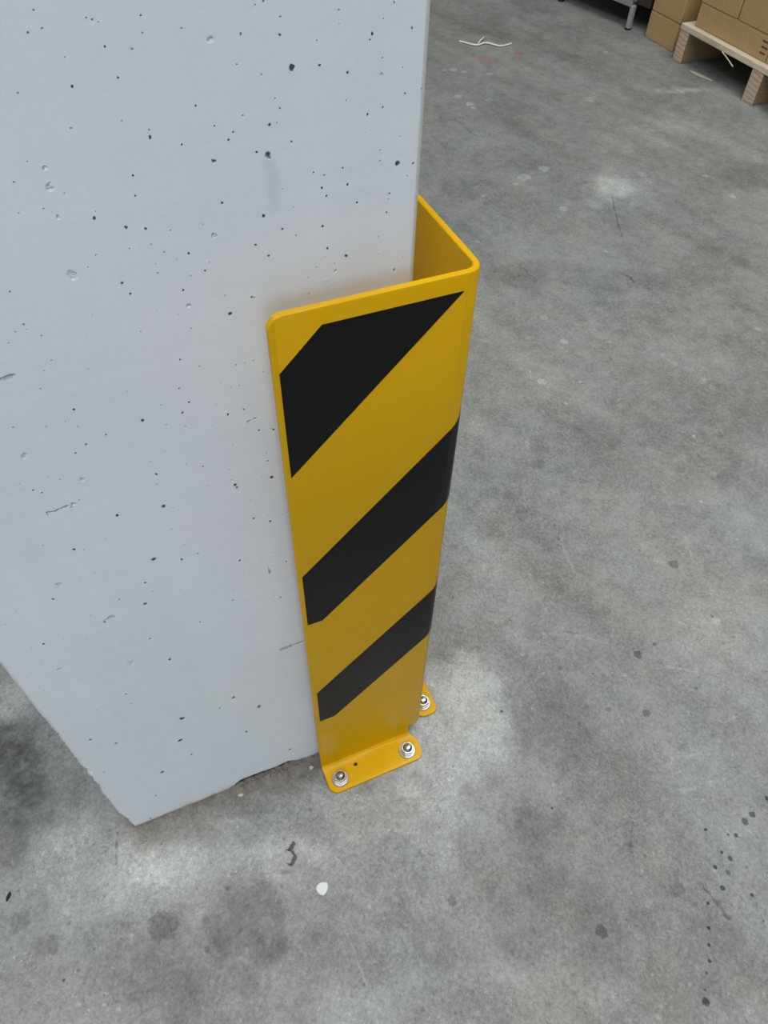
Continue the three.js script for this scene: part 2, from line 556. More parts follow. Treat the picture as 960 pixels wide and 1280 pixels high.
{
  const N = [-0.75, 0.6, -0.75, 0.6], M = [-0.75, 3.3, -3.45, 0.6];
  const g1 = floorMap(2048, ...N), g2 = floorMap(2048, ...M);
  const fm = (map) => {
    const b = grain.clone(); b.needsUpdate = true;
    return new THREE.MeshPhysicalMaterial({ map, roughness: 0.62, bumpMap: b, bumpScale: 0.0004, specularIntensity: 0.6 });
  };
  const near = fm(g1), mid = fm(g2), F = [ROOM.x0, ROOM.x1, ROOM.z0, ROOM.z1], far = fm(floorMap(1024, ...F));
  far.bumpMap.repeat.set(48, 52);
  near.bumpMap.repeat.set(5.4, 5.4); mid.bumpMap.repeat.set(16.2, 16.2);
  const quad = (x0, x1, z0, z1, R) => { const s = x => (x - R[0]) / (R[1] - R[0]), t = z => (z - R[2]) / (R[3] - R[2]);
    return gridGeometry(1, 1, (i, j) => { const x = i ? x1 : x0, z = j ? z0 : z1; return [x, 0, z, s(x), t(z)]; }); };
  const parts = [quad(...N, N),
    mergeGeometries([quad(0.6, 3.3, -0.75, 0.6, M), quad(-0.75, 3.3, -3.45, -0.75, M)]),
    mergeGeometries([quad(ROOM.x0, -0.75, ROOM.z0, ROOM.z1, F), quad(3.3, ROOM.x1, ROOM.z0, ROOM.z1, F), quad(-0.75, 3.3, 0.6, ROOM.z1, F), quad(-0.75, 3.3, ROOM.z0, -3.45, F),
      gridGeometry(1, 1, (i, j) => [i ? ROOM.x1 : ROOM.x0, -0.2, j ? ROOM.z1 : ROOM.z0, 0, 0])])];
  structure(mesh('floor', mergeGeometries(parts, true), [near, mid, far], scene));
}

// ------------------------------------------------------------------ shell of the warehouse (behind and above the camera)
const plaster = new THREE.MeshStandardMaterial({ color: new THREE.Color().setRGB(0.36, 0.37, 0.37), roughness: 0.9 });
const ceilingPaint = new THREE.MeshStandardMaterial({ color: new THREE.Color().setRGB(0.5, 0.5, 0.5), roughness: 0.9 });
{
  const { x0, x1, z0, z1, h } = ROOM, w = x1 - x0, d = z1 - z0, cx = (x0 + x1) / 2, cz = (z0 + z1) / 2, t = 0.2;
  structure(mesh('ceiling', box(w + 2 * t, t, d + 2 * t, cx, h + t / 2, cz), ceilingPaint, scene));
  structure(mesh('wall_left', box(t, h, d, x0 - t / 2, h / 2, cz), plaster, scene));
  structure(mesh('wall_right', box(t, h, d, x1 + t / 2, h / 2, cz), plaster, scene));
  structure(mesh('wall_back', box(w + 2 * t, h, t, cx, h / 2, z0 - t / 2), plaster, scene));
  const a = DOOR_FILL.x - DOOR_FILL.w / 2, b = DOOR_FILL.x + DOOR_FILL.w / 2;
  structure(mesh('wall_front', mergeGeometries([box(a - x0, h, t, (a + x0) / 2, h / 2, z1 + t / 2), box(x1 - b, h, t, (b + x1) / 2, h / 2, z1 + t / 2), box(DOOR_FILL.w, h - DOOR_FILL.h, t, DOOR_FILL.x, (h + DOOR_FILL.h) / 2, z1 + t / 2)]), plaster, scene));
  // unseen glowing curtain in an added door, to light the front faces
  const glowPanel = new THREE.MeshStandardMaterial({ color: 0xdddddd, roughness: 0.8, emissive: DOOR_FILL.colour, emissiveIntensity: 0.9 });
  structure(mesh('added_door_1', box(DOOR_FILL.w, DOOR_FILL.h, 0.04, DOOR_FILL.x, DOOR_FILL.h / 2, z1 + 0.06), glowPanel, scene));
  const l = new THREE.RectAreaLight(DOOR_FILL.colour, DOOR_FILL.intensity, DOOR_FILL.w - 0.1, DOOR_FILL.h - 0.1);
  l.position.set(DOOR_FILL.x, DOOR_FILL.h / 2, z1 + 0.02); l.lookAt(DOOR_FILL.x, DOOR_FILL.h / 2, 0); l.castShadow = true; scene.add(l);
}
const lampWhere = ['nearest the added glowing door', 'straight above the post guard', 'over the far pallet aisle', 'behind the left side of the pillar'];
ADDED_LAMPS.forEach(([x, z, w, d, intensity, colour], k) => {
  const t = thing('added_ceiling_light', 'added unseen flat white rectangular panel light under the ceiling ' + lampWhere[k], 'light', [x, ROOM.h - 0.12, z]);
  const f = new THREE.MeshStandardMaterial({ color: 0xd5d7d8, roughness: 0.5 });
  mesh('frame', mergeGeometries([box(w + 0.08, 0.1, 0.04, 0, 0.07, d / 2 + 0.02), box(w + 0.08, 0.1, 0.04, 0, 0.07, -d / 2 - 0.02), box(0.04, 0.1, d, w / 2 + 0.02, 0.07, 0), box(0.04, 0.1, d, -w / 2 - 0.02, 0.07, 0), box(w + 0.08, 0.02, d + 0.08, 0, 0.11, 0)]), f, t);
  mesh('diffuser', box(w, 0.01, d, 0, 0.06, 0), new THREE.MeshStandardMaterial({ color: 0xffffff, roughness: 0.7, emissive: colour, emissiveIntensity: 1.2 }), t);
  const l = new THREE.RectAreaLight(colour, intensity, w, d);
  l.position.set(0, 0.04, 0); l.rotation.x = -Math.PI / 2; l.castShadow = true; t.add(l);
});

// ------------------------------------------------------------------ concrete pillar
const pillarHash = new Map();
PITS.forEach((p, k) => { p[2] /= 1000; const key = Math.floor(p[0] / 0.02) * 4096 + Math.floor(p[1] / 0.02); (pillarHash.get(key) ?? pillarHash.set(key, []).get(key)).push(k); });
function pillarMaps(n, m, y0, y1) {
  const c = new Uint8Array(n * m * 4), b = new Uint8Array(n * m * 4), W = PILLAR.x1 - PILLAR.x0;
  for (let j = 0; j < m; j++) {
    const y = mix(y0, y1, (j + 0.5) / m);
    for (let i = 0; i < n; i++) {
      const x = PILLAR.x0 + W * (i + 0.5) / n;
      const cloud = fbm(x * 7, y * 7 + 50, 3) - 0.5, vertical = noise(x * 60, y * 2.5) - 0.5, horizontal = noise(x * 9, y * 150) - 0.5;
      const fine = noise(x * 500, y * 500) - 0.5;
      let t = 1 + cloud * 0.07 + vertical * 0.025 + horizontal * 0.02 + fine * 0.02, warm = (fbm(x * 5 + 9, y * 5, 2) - 0.5) * 0.03;
      let h = 0.8 + cloud * 0.06 + horizontal * 0.02 + fine * 0.02;
      // micro pores, their inner shade painted in
      const sx = x * 160, sy = y * 160, ci = Math.floor(sx), cj = Math.floor(sy);
      if (hash(ci + 31, cj + 17) > 0.93) {
        const d = Math.hypot(sx - ci - 0.5, sy - cj - 0.5) / (0.03 + 0.05 * hash(ci, cj));
        if (d < 1.5) { const w = smooth(1.4, 0.6, d); h -= 0.35 * w; t *= 1 - 0.35 * w * hash(ci + 2, cj); }
      }
      // air holes in the cast face: the shade inside is painted into the colour
      const gi = Math.floor(x / 0.02), gj = Math.floor(y / 0.02);
      for (let a = -1; a <= 1; a++) for (let e = -1; e <= 1; e++) {
        const L = pillarHash.get((gi + a) * 4096 + gj + e);
        if (L) for (const k of L) {
          const p = PITS[k], r = Math.abs(p[2]) * (p[2] > 0 ? 0.85 : 1);
          const d = Math.hypot(x - p[0], (y - p[1]) * (0.75 + 0.3 * hash(k, 3))) / r + (noise(x * 0.9 / r + k * 3, y * 0.9 / r) - 0.5) * 0.9;
          if (d > 2) continue;
          if (p[2] > 0) { const w = smooth(1.3, 0.55, d); h -= 0.75 * w; t *= 1 - 0.9 * w; }
          else { const w = smooth(1.4, 0.4, d); h -= 0.28 * w * (0.6 + 0.8 * noise(x * 1500, y * 1500)); t *= 1 - 0.12 * w; }
        }
      }
      for (const q of CRACKS) {
        if (y < Math.min(q[1], q[3]) - 0.01 || y > Math.max(q[1], q[3]) + 0.01 || x < Math.min(q[0], q[2]) - 0.01 || x > Math.max(q[0], q[2]) + 0.01) continue;
        const ex = q[2] - q[0], ey = q[3] - q[1], s = clamp(((x - q[0]) * ex + (y - q[1]) * ey) / (ex * ex + ey * ey));
        const d = Math.hypot(x - q[0] - ex * s, y - q[1] - ey * s) / (q[4] / 1000 * (0.5 + 0.8 * noise(s * 6, q[0] * 900))) + (noise(x * 900, y * 900) - 0.5) * 1.4 + (noise(x * 300, y * 300) - 0.5) * 2.2;
        if (d < 1.6) { const w = smooth(1.4, 0.5, d); h -= 0.6 * w; t *= 1 - 0.45 * w * noise(x * 350 + 4, y * 350); }
      }
      // grey run under the large air hole, dirt along the foot
      const run = smooth(0.006, 0.001, Math.abs(x + 0.1472 + (noise(y * 90, 3) - 0.5) * 0.004)) * smooth(0.842, 0.856, y) * smooth(0.882, 0.876, y);
      t *= 1 - 0.1 * run;
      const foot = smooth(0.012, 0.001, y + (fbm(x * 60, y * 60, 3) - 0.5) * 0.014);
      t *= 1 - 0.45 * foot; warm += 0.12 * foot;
      const o = (j * n + i) * 4;
      c[o] = toSRGB(WALLWHITE[0] * t * (1 + warm)); c[o + 1] = toSRGB(WALLWHITE[1] * t); c[o + 2] = toSRGB(WALLWHITE[2] * t * (1 - warm)); c[o + 3] = 255;
      b[o] = b[o + 1] = b[o + 2] = 255 * clamp(h); b[o + 3] = 255;
    }
  }
  return new THREE.MeshStandardMaterial({ map: texture(n, m, c, true, THREE.RepeatWrapping), bumpMap: texture(n, m, b, false, THREE.RepeatWrapping), bumpScale: 0.0022, roughness: 0.72 });
}
const WALLWHITE = [0.775, 0.805, 0.815];
{
  const { x0, x1, z, back } = PILLAR, ch = 0.004, W = x1 - x0;
  const low = pillarMaps(2048, 2048, 0, 0.5), high = pillarMaps(2048, 2048, 0.5, 1.0);
  const footEdge = x => 0.0015 + 0.003 * fbm(x * 90, 4, 2) + 0.015 * smooth(-0.29, -0.272, x) * smooth(-0.17, -0.21, x) * (0.7 + 0.5 * noise(x * 70, 8));
  const chip = y => y > 0.36 ? 0 : 0.0045 * smooth(0.55, 0.8, fbm(y * 38, 2.2, 2)) + 0.0012 * noise(y * 260, 5) + 0.004 * smooth(0.02, 0, y);
  const nx = 130, cols = nx + 4;                                    // left side, left arris, face, right arris, right side
  function strip(ys, v0) {
    return gridGeometry(cols + 1, ys.length - 1, (i, j) => {
      const y = ys[j], c = chip(y); let x, zz;
      if (i === 0) { x = x0; zz = back; }
      else if (i === 1) { x = x0 + c * 0.8; zz = z - ch - c; }
      else if (i === cols) { x = x1; zz = z - ch; }
      else if (i === cols + 1) { x = x1; zz = back; }
      else { const q = i - 2, Q = cols - 3, t = q === 0 ? 0 : q === Q ? 1 : q === 1 ? 0.002 : q === Q - 1 ? 0.998 : (q - 1) / (Q - 2); x = mix(x0 + ch + c, x1 - ch, t); zz = z; }
      const yy = j === 0 && y === 0 ? (i > 0 && i <= cols ? footEdge(x) : 0) : Math.max(y, j === 1 && v0 === 0 ? footEdge(x) + 0.001 : 0);
      const s = i === 0 ? -1.05 : i === cols + 1 ? 2.05 : (x - x0) / W;
      return [x, yy, zz, s, (yy - v0) / 0.5];
    });
  }
  const ysLow = [0, 0.014]; for (let k = 1; k <= 120; k++) ysLow.push(mix(0.014, 0.5, k / 120));
  const ysHigh = [0.5, 1.0, 1.5, 2, 3, 4, ROOM.h];
  const core = box(W - 0.03, 0.06, z - back - 0.03, (x0 + x1) / 2, 0.03, (z + back) / 2 - 0.003);
  const rear = box(W - 0.002, ROOM.h, 0.002, (x0 + x1) / 2, ROOM.h / 2, back + 0.001);
  const g = mergeGeometries([strip(ysLow, 0), mergeGeometries([strip(ysHigh, 0.5), rear])], true);
  const pillar = structure(mesh('pillar', g, [low, high], scene), 'pale painted concrete pillar with small air holes, clasped by the yellow guard');
  const mortar = new THREE.MeshStandardMaterial({ color: new THREE.Color().setRGB(0.19, 0.175, 0.15), roughness: 0.95, bumpMap: grain, bumpScale: 0.001 });
  mesh('footing', core, mortar, pillar);
  // low crumbly ridge of mortar left along the front foot
  const ridge = gridGeometry(320, 16, (i, j) => {
    const x = mix(x0 + 0.004, -0.155, i / 320), t = j / 16, r = fbm(x * 70, t * 4, 3), big = smooth(-0.31, -0.27, x) * smooth(-0.15, -0.2, x);
    const depth = 0.003 + 0.009 * big + 0.009 * fbm(x * 60, 9, 3), hgt = (0.0015 + 0.006 * big) * (0.5 + r);
    return [x, (t < 1 ? hgt * (1 - t * t) * (0.35 + 0.5 * noise(x * 260, t * 5) + 0.8 * noise(x * 520, t * 11)) : -0.0005), z - 0.004 + depth * t * 1.3, x * 4, t * 0.1];
  });
  { const col = [], pr = ridge.attributes.position; for (let k = 0; k < pr.count; k++) { const x = pr.getX(k), zz = pr.getZ(k), v = 0.11 + 0.13 * fbm(x * 140, zz * 140 + pr.getY(k) * 90, 3); col.push(v * 1.1, v, v * 0.84); } ridge.setAttribute('color', new THREE.Float32BufferAttribute(col, 3)); }
  mesh('mortar_ridge', ridge, new THREE.MeshStandardMaterial({ vertexColors: true, roughness: 0.95, side: THREE.DoubleSide }), pillar);
}

// ------------------------------------------------------------------ striped post guard
const GUARD = { w: 0.16, h: 0.79, t: 0.006, r: 0.014, lean: 0.0069, y0: 0.03 };
{
  const yellow = new THREE.MeshPhysicalMaterial({ color: new THREE.Color().setRGB(0.66, 0.366, 0.0002), roughness: 0.5, specularIntensity: 0.2, clearcoat: 0.26, clearcoatRoughness: 0.22 });
  const vinyl = new THREE.MeshPhysicalMaterial({ color: new THREE.Color().setRGB(0.005, 0.0055, 0.005), roughness: 0.4, specularIntensity: 0.45 });
  const zinc = new THREE.MeshStandardMaterial({ color: new THREE.Color().setRGB(0.66, 0.68, 0.70), roughness: 0.25, metalness: 1 }), dull = new THREE.MeshStandardMaterial({ color: new THREE.Color().setRGB(0.46, 0.48, 0.5), roughness: 0.38, metalness: 1 });
  const steel = new THREE.MeshStandardMaterial({ color: new THREE.Color().setRGB(0.36, 0.36, 0.37), roughness: 0.28, metalness: 1 });
  const { w, h, t, r, lean, y0 } = GUARD;
  const guard = thing('post_guard', 'yellow steel corner guard with three slanting black stripes, bolted down beside the pale pillar', 'guard', [0, 0, 0]);
  // way along the sheet: s from the free front edge round the bend to the free rear edge; d = depth below the outer face
  const arc = r * Math.PI / 2, sBend = w - r, sSide = sBend + arc, sEnd = sSide + w - r;
  function at(s, d, y) {
    let x, z;
    if (s < sBend) { x = -w + s; z = -d; }
    else if (s > sSide) { x = -d; z = -r - (s - sSide); }
    else { const a = (s - sBend) / r; x = -r + (r - d) * Math.sin(a); z = -r + (r - d) * Math.cos(a); }
    return [x - lean * y, y, z];
  }
  const R = 0.011, e = 0.0018;                                     // corner radius, edge rounding
  const top = s => { const q = Math.min(s, sEnd - s); return h - (q < R ? R - Math.sqrt(Math.max(0, R * R - (R - q) * (R - q))) : 0); };
  const ss = [];
  for (let k = 0; k <= 4; k++) ss.push(e * (1 - Math.cos(k / 4 * Math.PI / 2)));
  ss.push(e + 0.0004); for (let k = 1; k <= 10; k++) ss.push(e + (R - e) * k / 10);
  for (const k of [0.25, 0.5, 0.75, 0.994, 1]) ss.push(mix(R, sBend, k));
  for (let k = 1; k <= 14; k++) ss.push(mix(sBend, sSide, k / 14));
  for (const k of [0.006, 0.25, 0.5, 0.75, 1]) ss.push(mix(sSide, sEnd - R, k));
  for (let k = 9; k >= 1; k--) ss.push(sEnd - e - (R - e) * k / 10); ss.push(sEnd - e - 0.0004, sEnd - e);
  for (let k = 3; k >= 0; k--) ss.push(sEnd - e * (1 - Math.cos(k / 4 * Math.PI / 2)));
  const ring = s => {                                              // outer foot, outer top rounding, top, inner top rounding, inner foot
    const q = Math.min(s, sEnd - s), pinch = q < e ? e - Math.sqrt(Math.max(0, e * e - (e - q) * (e - q))) : 0, T = top(s), p = [];
    p.push([pinch, y0]); for (const y of [0.25, 0.5, 0.75].map(f => mix(y0, h - R, f)).concat(T - e - 0.0006, T - e)) p.push([pinch, y]);
    for (let k = 1; k <= 4; k++) { const a = k / 4 * Math.PI / 2; p.push([Math.max(pinch, e - e * Math.cos(a)), T - e + e * Math.sin(a)]); }
    for (let k = 4; k >= 0; k--) { const a = k / 4 * Math.PI / 2; p.push([Math.min(t - pinch, t - e + e * Math.cos(a)), T - e + e * Math.sin(a)]); }
    p.push([t - pinch, T - e - 0.0006], [t - pinch, y0], [pinch, y0]);
    return p.map(([d, y]) => at(s, d, y));
  };
  const rings = ss.map(ring), n = rings[0].length;
  let sheet = gridGeometry(ss.length - 1, n - 1, (i, j) => rings[i][j]);
  // end caps
  const cap = (rg, flip) => { const sh = [], c = rg.slice(0, -1); const pos = c.flat(), idx = []; for (let k = 1; k < c.length - 1; k++) flip ? idx.push(0, k + 1, k) : idx.push(0, k, k + 1); const g = new THREE.BufferGeometry(); g.setAttribute('position', new THREE.Float32BufferAttribute(pos, 3)); g.setAttribute('uv', new THREE.Float32BufferAttribute(new Float32Array(c.length * 2), 2)); g.setIndex(idx); g.computeVertexNormals(); return g; };
  sheet = toCreasedNormals(mergeGeometries([sheet, cap(rings[0], true), cap(rings[rings.length - 1], false)]), 0.7);
  mesh('corner_plate', sheet, yellow, guard);

  // feet: the sheet turned outward at the floor; built for the front, mirrored for the side
  function foot(zmax) {
    const ri = 0.005, path = [];                                   // profile [z, y], z = distance in front of the face
    path.push([0, y0], [0, t + 0.0056]);
    for (let k = 0; k <= 8; k++) { const a = k / 8 * Math.PI / 2; path.push([ri - ri * Math.cos(a), t + ri - ri * Math.sin(a)]); }
    for (const f of [0.02, 0.25, 0.5, 0.7, 0.85, 0.985, 1]) path.push([ri + f * (zmax - 0.0012 - ri), t]);
    for (let k = 1; k <= 3; k++) { const a = k / 3 * Math.PI / 2; path.push([zmax - 0.0012 + 0.0012 * Math.sin(a), t - 0.0012 + 0.0012 * Math.cos(a)]); }
    path.push([zmax, 0.0004], [ri, 0.0004]);
    const ro = ri + t;
    for (let k = 8; k >= 0; k--) { const a = k / 8 * Math.PI / 2; path.push([ri - ro * Math.cos(a), t + ri - ro * Math.sin(a)]); }
    path.push([-t, y0], [0, y0]);
    const xl = -w + 0.0005, us = [], RC = 0.0125;
    const xr = z => -0.0215 + 0.0078 * smooth(0.0, 0.013, z);
    for (let k = 0; k <= 10; k++) us.push(RC * (1 - Math.cos(k / 10 * Math.PI / 2)));
    const span = -0.0137 - xl;
    for (let k = 1; k < 6; k++) us.push(mix(RC, span - RC, k / 6));
    for (let k = 10; k >= 0; k--) us.push(span - RC * (1 - Math.cos(k / 10 * Math.PI / 2)));
    const lim = u => { const q = Math.min(u, span - u); return q < RC ? zmax - RC + Math.sqrt(Math.max(0, RC * RC - (RC - q) * (RC - q))) : zmax; };
    const pts = us.map(u => path.map(([z, y]) => {
      const zz = z > 0.02 ? Math.min(z, lim(u)) : z, f = u / span;
      return [mix(xl, xr(zz), f) - lean * y, y, zz];
    }));
    const body = gridGeometry(us.length - 1, path.length - 1, (i, j) => pts[us.length - 1 - i][j]);
    const ends = [0, us.length - 1].map((k, m) => {
      // close the strip between outer and inner line of the profile
      const P = pts[k], N = path.length, pos = [], idx = [];
      for (const q of P) pos.push(...q);
      let a = 0, b = N - 2;
      while (b - a > 1) { m ? idx.push(a, b, a + 1) : idx.push(a, a + 1, b); a++; if (b - a > 1) { m ? idx.push(a, b, b - 1) : idx.push(a, b - 1, b); b--; } }
      const g = new THREE.BufferGeometry(); g.setAttribute('position', new THREE.Float32BufferAttribute(pos, 3)); g.setAttribute('uv', new THREE.Float32BufferAttribute(new Float32Array(N * 2), 2)); g.setIndex(idx); g.computeVertexNormals(); return g;
    });
    return toCreasedNormals(mergeGeometries([body, ...ends]), 0.6);
  }
  const footShape = foot(0.0425), sideShape = foot(0.0375);
  mesh('foot_flange', footShape, yellow, guard);
  // the side foot is the same blank mirrored about the bend: (x, z) -> (-z, -x)
  const side = sideShape.clone(), pa = side.attributes.position, na = side.attributes.normal;
  for (let k = 0; k < pa.count; k++) { const x = pa.getX(k), z = pa.getZ(k), y = pa.getY(k); pa.setXYZ(k, z - lean * y, y, x + lean * y); const a = na.getX(k), b = na.getZ(k); na.setXYZ(k, b, na.getY(k), a); }
  if (!side.index) { const a = pa.array, b = na.array; for (let k = 0; k < pa.count; k += 3) for (let q = 0; q < 3; q++) { let s = a[3 * k + 3 + q]; a[3 * k + 3 + q] = a[3 * k + 6 + q]; a[3 * k + 6 + q] = s; s = b[3 * k + 3 + q]; b[3 * k + 3 + q] = b[3 * k + 6 + q]; b[3 * k + 6 + q] = s; } }
  mesh('foot_flange', side, yellow, guard);

  // stripes: adhesive film laid on the outer face, wrapped round the bend
  function stripe(lo, hi, s0, s1) {
    const cuts = [s0, s1, sBend, sSide]; for (let k = 1; k < 10; k++) cuts.push(mix(sBend, sSide, k / 10));
    for (const k of [lo.kink, hi.kink]) if (k) cuts.push(k);
    for (let k = 1; k < 12; k++) cuts.push(mix(s0, s1, k / 12));
    const q = [...new Set(cuts)].filter(s => s >= s0 && s <= s1).sort((a, b) => a - b), f = 0.0003;
    const P = [];
    for (const s of q) { const a = lo(s), b = Math.max(hi(s), lo(s) + 0.00005); P.push([at(s, 0, a), at(s, -f, a), at(s, -f, b), at(s, 0, b)]); }
    const g = gridGeometry(q.length - 1, 3, (i, j) => P[i][j]);
    const c = cap([...P[0], P[0][0]], true), d = cap([...P[q.length - 1], P[q.length - 1][0]], false);
    return toCreasedNormals(mergeGeometries([g, c, d]), 0.5);
  }
  const L0 = 0.0045;                                               // gap to the free edge of the sheet
  const ramp = (y, clampFn, kink) => { const f = s => clampFn(y + s - w); f.kink = kink; return f; };
  // [lower line at the bend, upper line at the bend] of each band
  const b1 = [0.7925, 0.8990], b2 = [0.5480, 0.6525], b3 = [0.2995, 0.4015];
  mesh('black_stripe', stripe(ramp(b1[0], y => y), ramp(b1[1], y => Math.min(y, 0.776), w - (b1[1] - 0.776)), L0, w - (b1[0] - 0.776) - 0.00005), vinyl, guard);
  mesh('black_stripe', stripe(ramp(b2[0], y => Math.max(y, 0.4085), w - (b2[0] - 0.4085)), ramp(b2[1], y => Math.min(y, 0.776), w - (b2[1] - 0.776)), L0 - 0.0005, sEnd - 0.006), vinyl, guard);
  mesh('black_stripe', stripe(ramp(b3[0], y => Math.max(y, 0.1655), w - (b3[0] - 0.1655)), ramp(b3[1], y => y), L0 + 0.001, sEnd - 0.006), vinyl, guard);

  // anchor bolts: washer, hexagon nut and the end of a threaded stud
  const lathe = pts => new THREE.LatheGeometry(pts.map(([x, y]) => new THREE.Vector2(x, y)), 40);
  const washer = toCreasedNormals(lathe([[0.0065, 0], [0.012, 0], [0.0123, 0.0006], [0.0123, 0.0018], [0.0118, 0.0024], [0.0065, 0.0024], [0.0065, 0]]), 0.6);
  const hex = new THREE.Shape(); for (let k = 0; k < 6; k++) { const a = k * Math.PI / 3, q = 0.0098; k ? hex.lineTo(q * Math.cos(a), q * Math.sin(a)) : hex.moveTo(q, 0); } hex.closePath();
  const hole = new THREE.Path(); hole.absarc(0, 0, 0.0062, 0, Math.PI * 2, true); hex.holes.push(hole);
  const nut = toCreasedNormals(new THREE.ExtrudeGeometry(hex, { depth: 0.0078, bevelEnabled: true, bevelThickness: 0.0011, bevelSize: 0.0011, bevelOffset: -0.0011, bevelSegments: 3, curveSegments: 24 }).rotateX(-Math.PI / 2).translate(0, 0.0035, 0), 0.5);
  const stud = [[0, 0.001]]; stud.push([0.0056, 0.001]); for (let y = 0.002; y < 0.0150; y += 0.0015) stud.push([0.0060, y], [0.0052, y + 0.00075]); stud.push([0.0050, 0.0158], [0.0040, 0.0164], [0, 0.0166]);
  const studShape = toCreasedNormals(lathe(stud), 0.5);
  [[-0.1405, 0.0252, 0.3], [-0.0345, 0.0252, 0.8], [0.0185, -0.0335, 0.1], [0.0200, -0.1405, 0.5]].forEach(([x, z, a]) => {
    const b = new THREE.Group(); b.name = 'anchor_bolt'; b.position.set(x, GUARD.t, z); b.rotation.y = a; b.userData = { label: 'zinc-plated anchor bolt' }; guard.add(b);
    mesh('washer', washer, dull, b); mesh('nut', nut, zinc, b); mesh('threaded_stud', studShape, steel, b);
  });
  // small dark disc on the front foot
  const spotShape = new THREE.CylinderGeometry(0.0022, 0.0027, 0.0005, 9).translate(0, 0.00025, 0), ca = spotShape.attributes.position;
  for (let k = 0; k < ca.count; k++) ca.setX(k, ca.getX(k) * (1 + 0.3 * hash(k % 9, 4)));
  const c = mesh('dark_spot', spotShape, new THREE.MeshStandardMaterial({ color: 0x3b2a18, roughness: 0.9 }), guard);
  c.position.set(-0.1125, t, 0.0145); c.userData = { label: 'small dark spot' };
}

// ------------------------------------------------------------------ timber pallet and cartons
const woodMap = (() => {
  const n = 512, d = new Uint8Array(n * n * 4);
  for (let j = 0; j < n; j++) for (let i = 0; i < n; i++) {
    const u = i / n, v = j / n, g = noise(u * 3, v * 60 + 2 * noise(u * 4, v * 5)), f = noise(u * 30, v * 200), c = fbm(u * 4, v * 8, 3);
    const t = 0.8 + 0.25 * g + 0.1 * f + 0.25 * (c - 0.5), o = (j * n + i) * 4;
    d[o] = toSRGB(0.66 * t); d[o + 1] = toSRGB(0.58 * t); d[o + 2] = toSRGB(0.44 * t); d[o + 3] = 255;
  }
  return texture(n, n, d, true, THREE.RepeatWrapping);
})();
const endMap = (() => {
  const n = 256, d = new Uint8Array(n * n * 4);
  for (let j = 0; j < n; j++) for (let i = 0; i < n; i++) {
    const u = i / n, v = j / n, ringv = 0.5 + 0.5 * Math.sin(v * 42 + 5 * noise(u * 2, v * 3) + u * 2), f = noise(u * 60, v * 60);
    const t = 0.72 + 0.3 * ringv + 0.12 * f, o = (j * n + i) * 4;
    d[o] = toSRGB(0.62 * t); d[o + 1] = toSRGB(0.46 * t); d[o + 2] = toSRGB(0.33 * t); d[o + 3] = 255;
  }
  return texture(n, n, d, true, THREE.RepeatWrapping);
})();
{
  const wood = new THREE.MeshStandardMaterial({ map: woodMap, roughness: 0.85 }), shadedWood = new THREE.MeshStandardMaterial({ map: woodMap, color: new THREE.Color().setRGB(0.42, 0.34, 0.26), roughness: 0.9 }), endGrain = new THREE.MeshStandardMaterial({ map: endMap, roughness: 0.9 });  // stringer sides get a darkened wood copy that holds their shade
  const P = thing('timber_pallet', 'raw timber pallet standing on the floor under the stacked brown cartons', 'pallet', [2.05, 0, -2.062]);
  // stringers run away from us (x), deck boards lie across them (z)
  for (const [z0, wd] of [[-0.008, 0.05], [0.388, 0.056], [0.772, 0.05]]) {
    const g = rbox(0.8, 0.1025, wd, 0.402, 0.0513, z0 + wd / 2, 0.0025);
    mesh('stringer', g, [endGrain, endGrain, shadedWood, shadedWood, shadedWood, shadedWood], P);
  }
  for (let k = 0; k < 7; k++) {
    const g = rbox(k === 0 ? 0.118 : 0.092, 0.0205, 0.835, (k === 0 ? 0.059 : 0.168 + (k - 1) * 0.115), 0.113, 0.4065, 0.003);
    const u = g.attributes.uv; for (let q = 0; q < u.count; q++) { const a = u.getX(q); u.setXY(q, u.getY(q) + k * 0.37, a * 0.3 + k * 0.21); }
    mesh('deck_board', g, wood, P);
  }
  const curve = new THREE.CatmullRomCurve3([new THREE.Vector3(-0.002, 0.104, 0.232), new THREE.Vector3(-0.014, 0.098, 0.279), new THREE.Vector3(-0.026, 0.090, 0.326)]);
  mesh('splinter', new THREE.TubeGeometry(curve, 8, 0.0022, 5), wood, P).userData = { label: 'pale splinter torn from the front board' };
}
const cardMap = (() => {
  const n = 256, d = new Uint8Array(n * n * 4);
  for (let j = 0; j < n; j++) for (let i = 0; i < n; i++) {
    const u = i / n, v = j / n, t = 0.94 + 0.1 * noise(u * 90, v * 3) + 0.12 * (fbm(u * 5, v * 5, 3) - 0.5), o = (j * n + i) * 4;
    d[o] = toSRGB(0.50 * t); d[o + 1] = toSRGB(0.335 * t); d[o + 2] = toSRGB(0.155 * t); d[o + 3] = 255;
  }
  return texture(n, n, d, true, THREE.RepeatWrapping);
})();
const card = new THREE.MeshStandardMaterial({ map: cardMap, roughness: 0.8 });
const tape = new THREE.MeshStandardMaterial({ color: new THREE.Color().setRGB(0.36, 0.2, 0.075), roughness: 0.35 });
const ink = new THREE.MeshStandardMaterial({ color: new THREE.Color().setRGB(0.16, 0.075, 0.03), roughness: 0.8 });
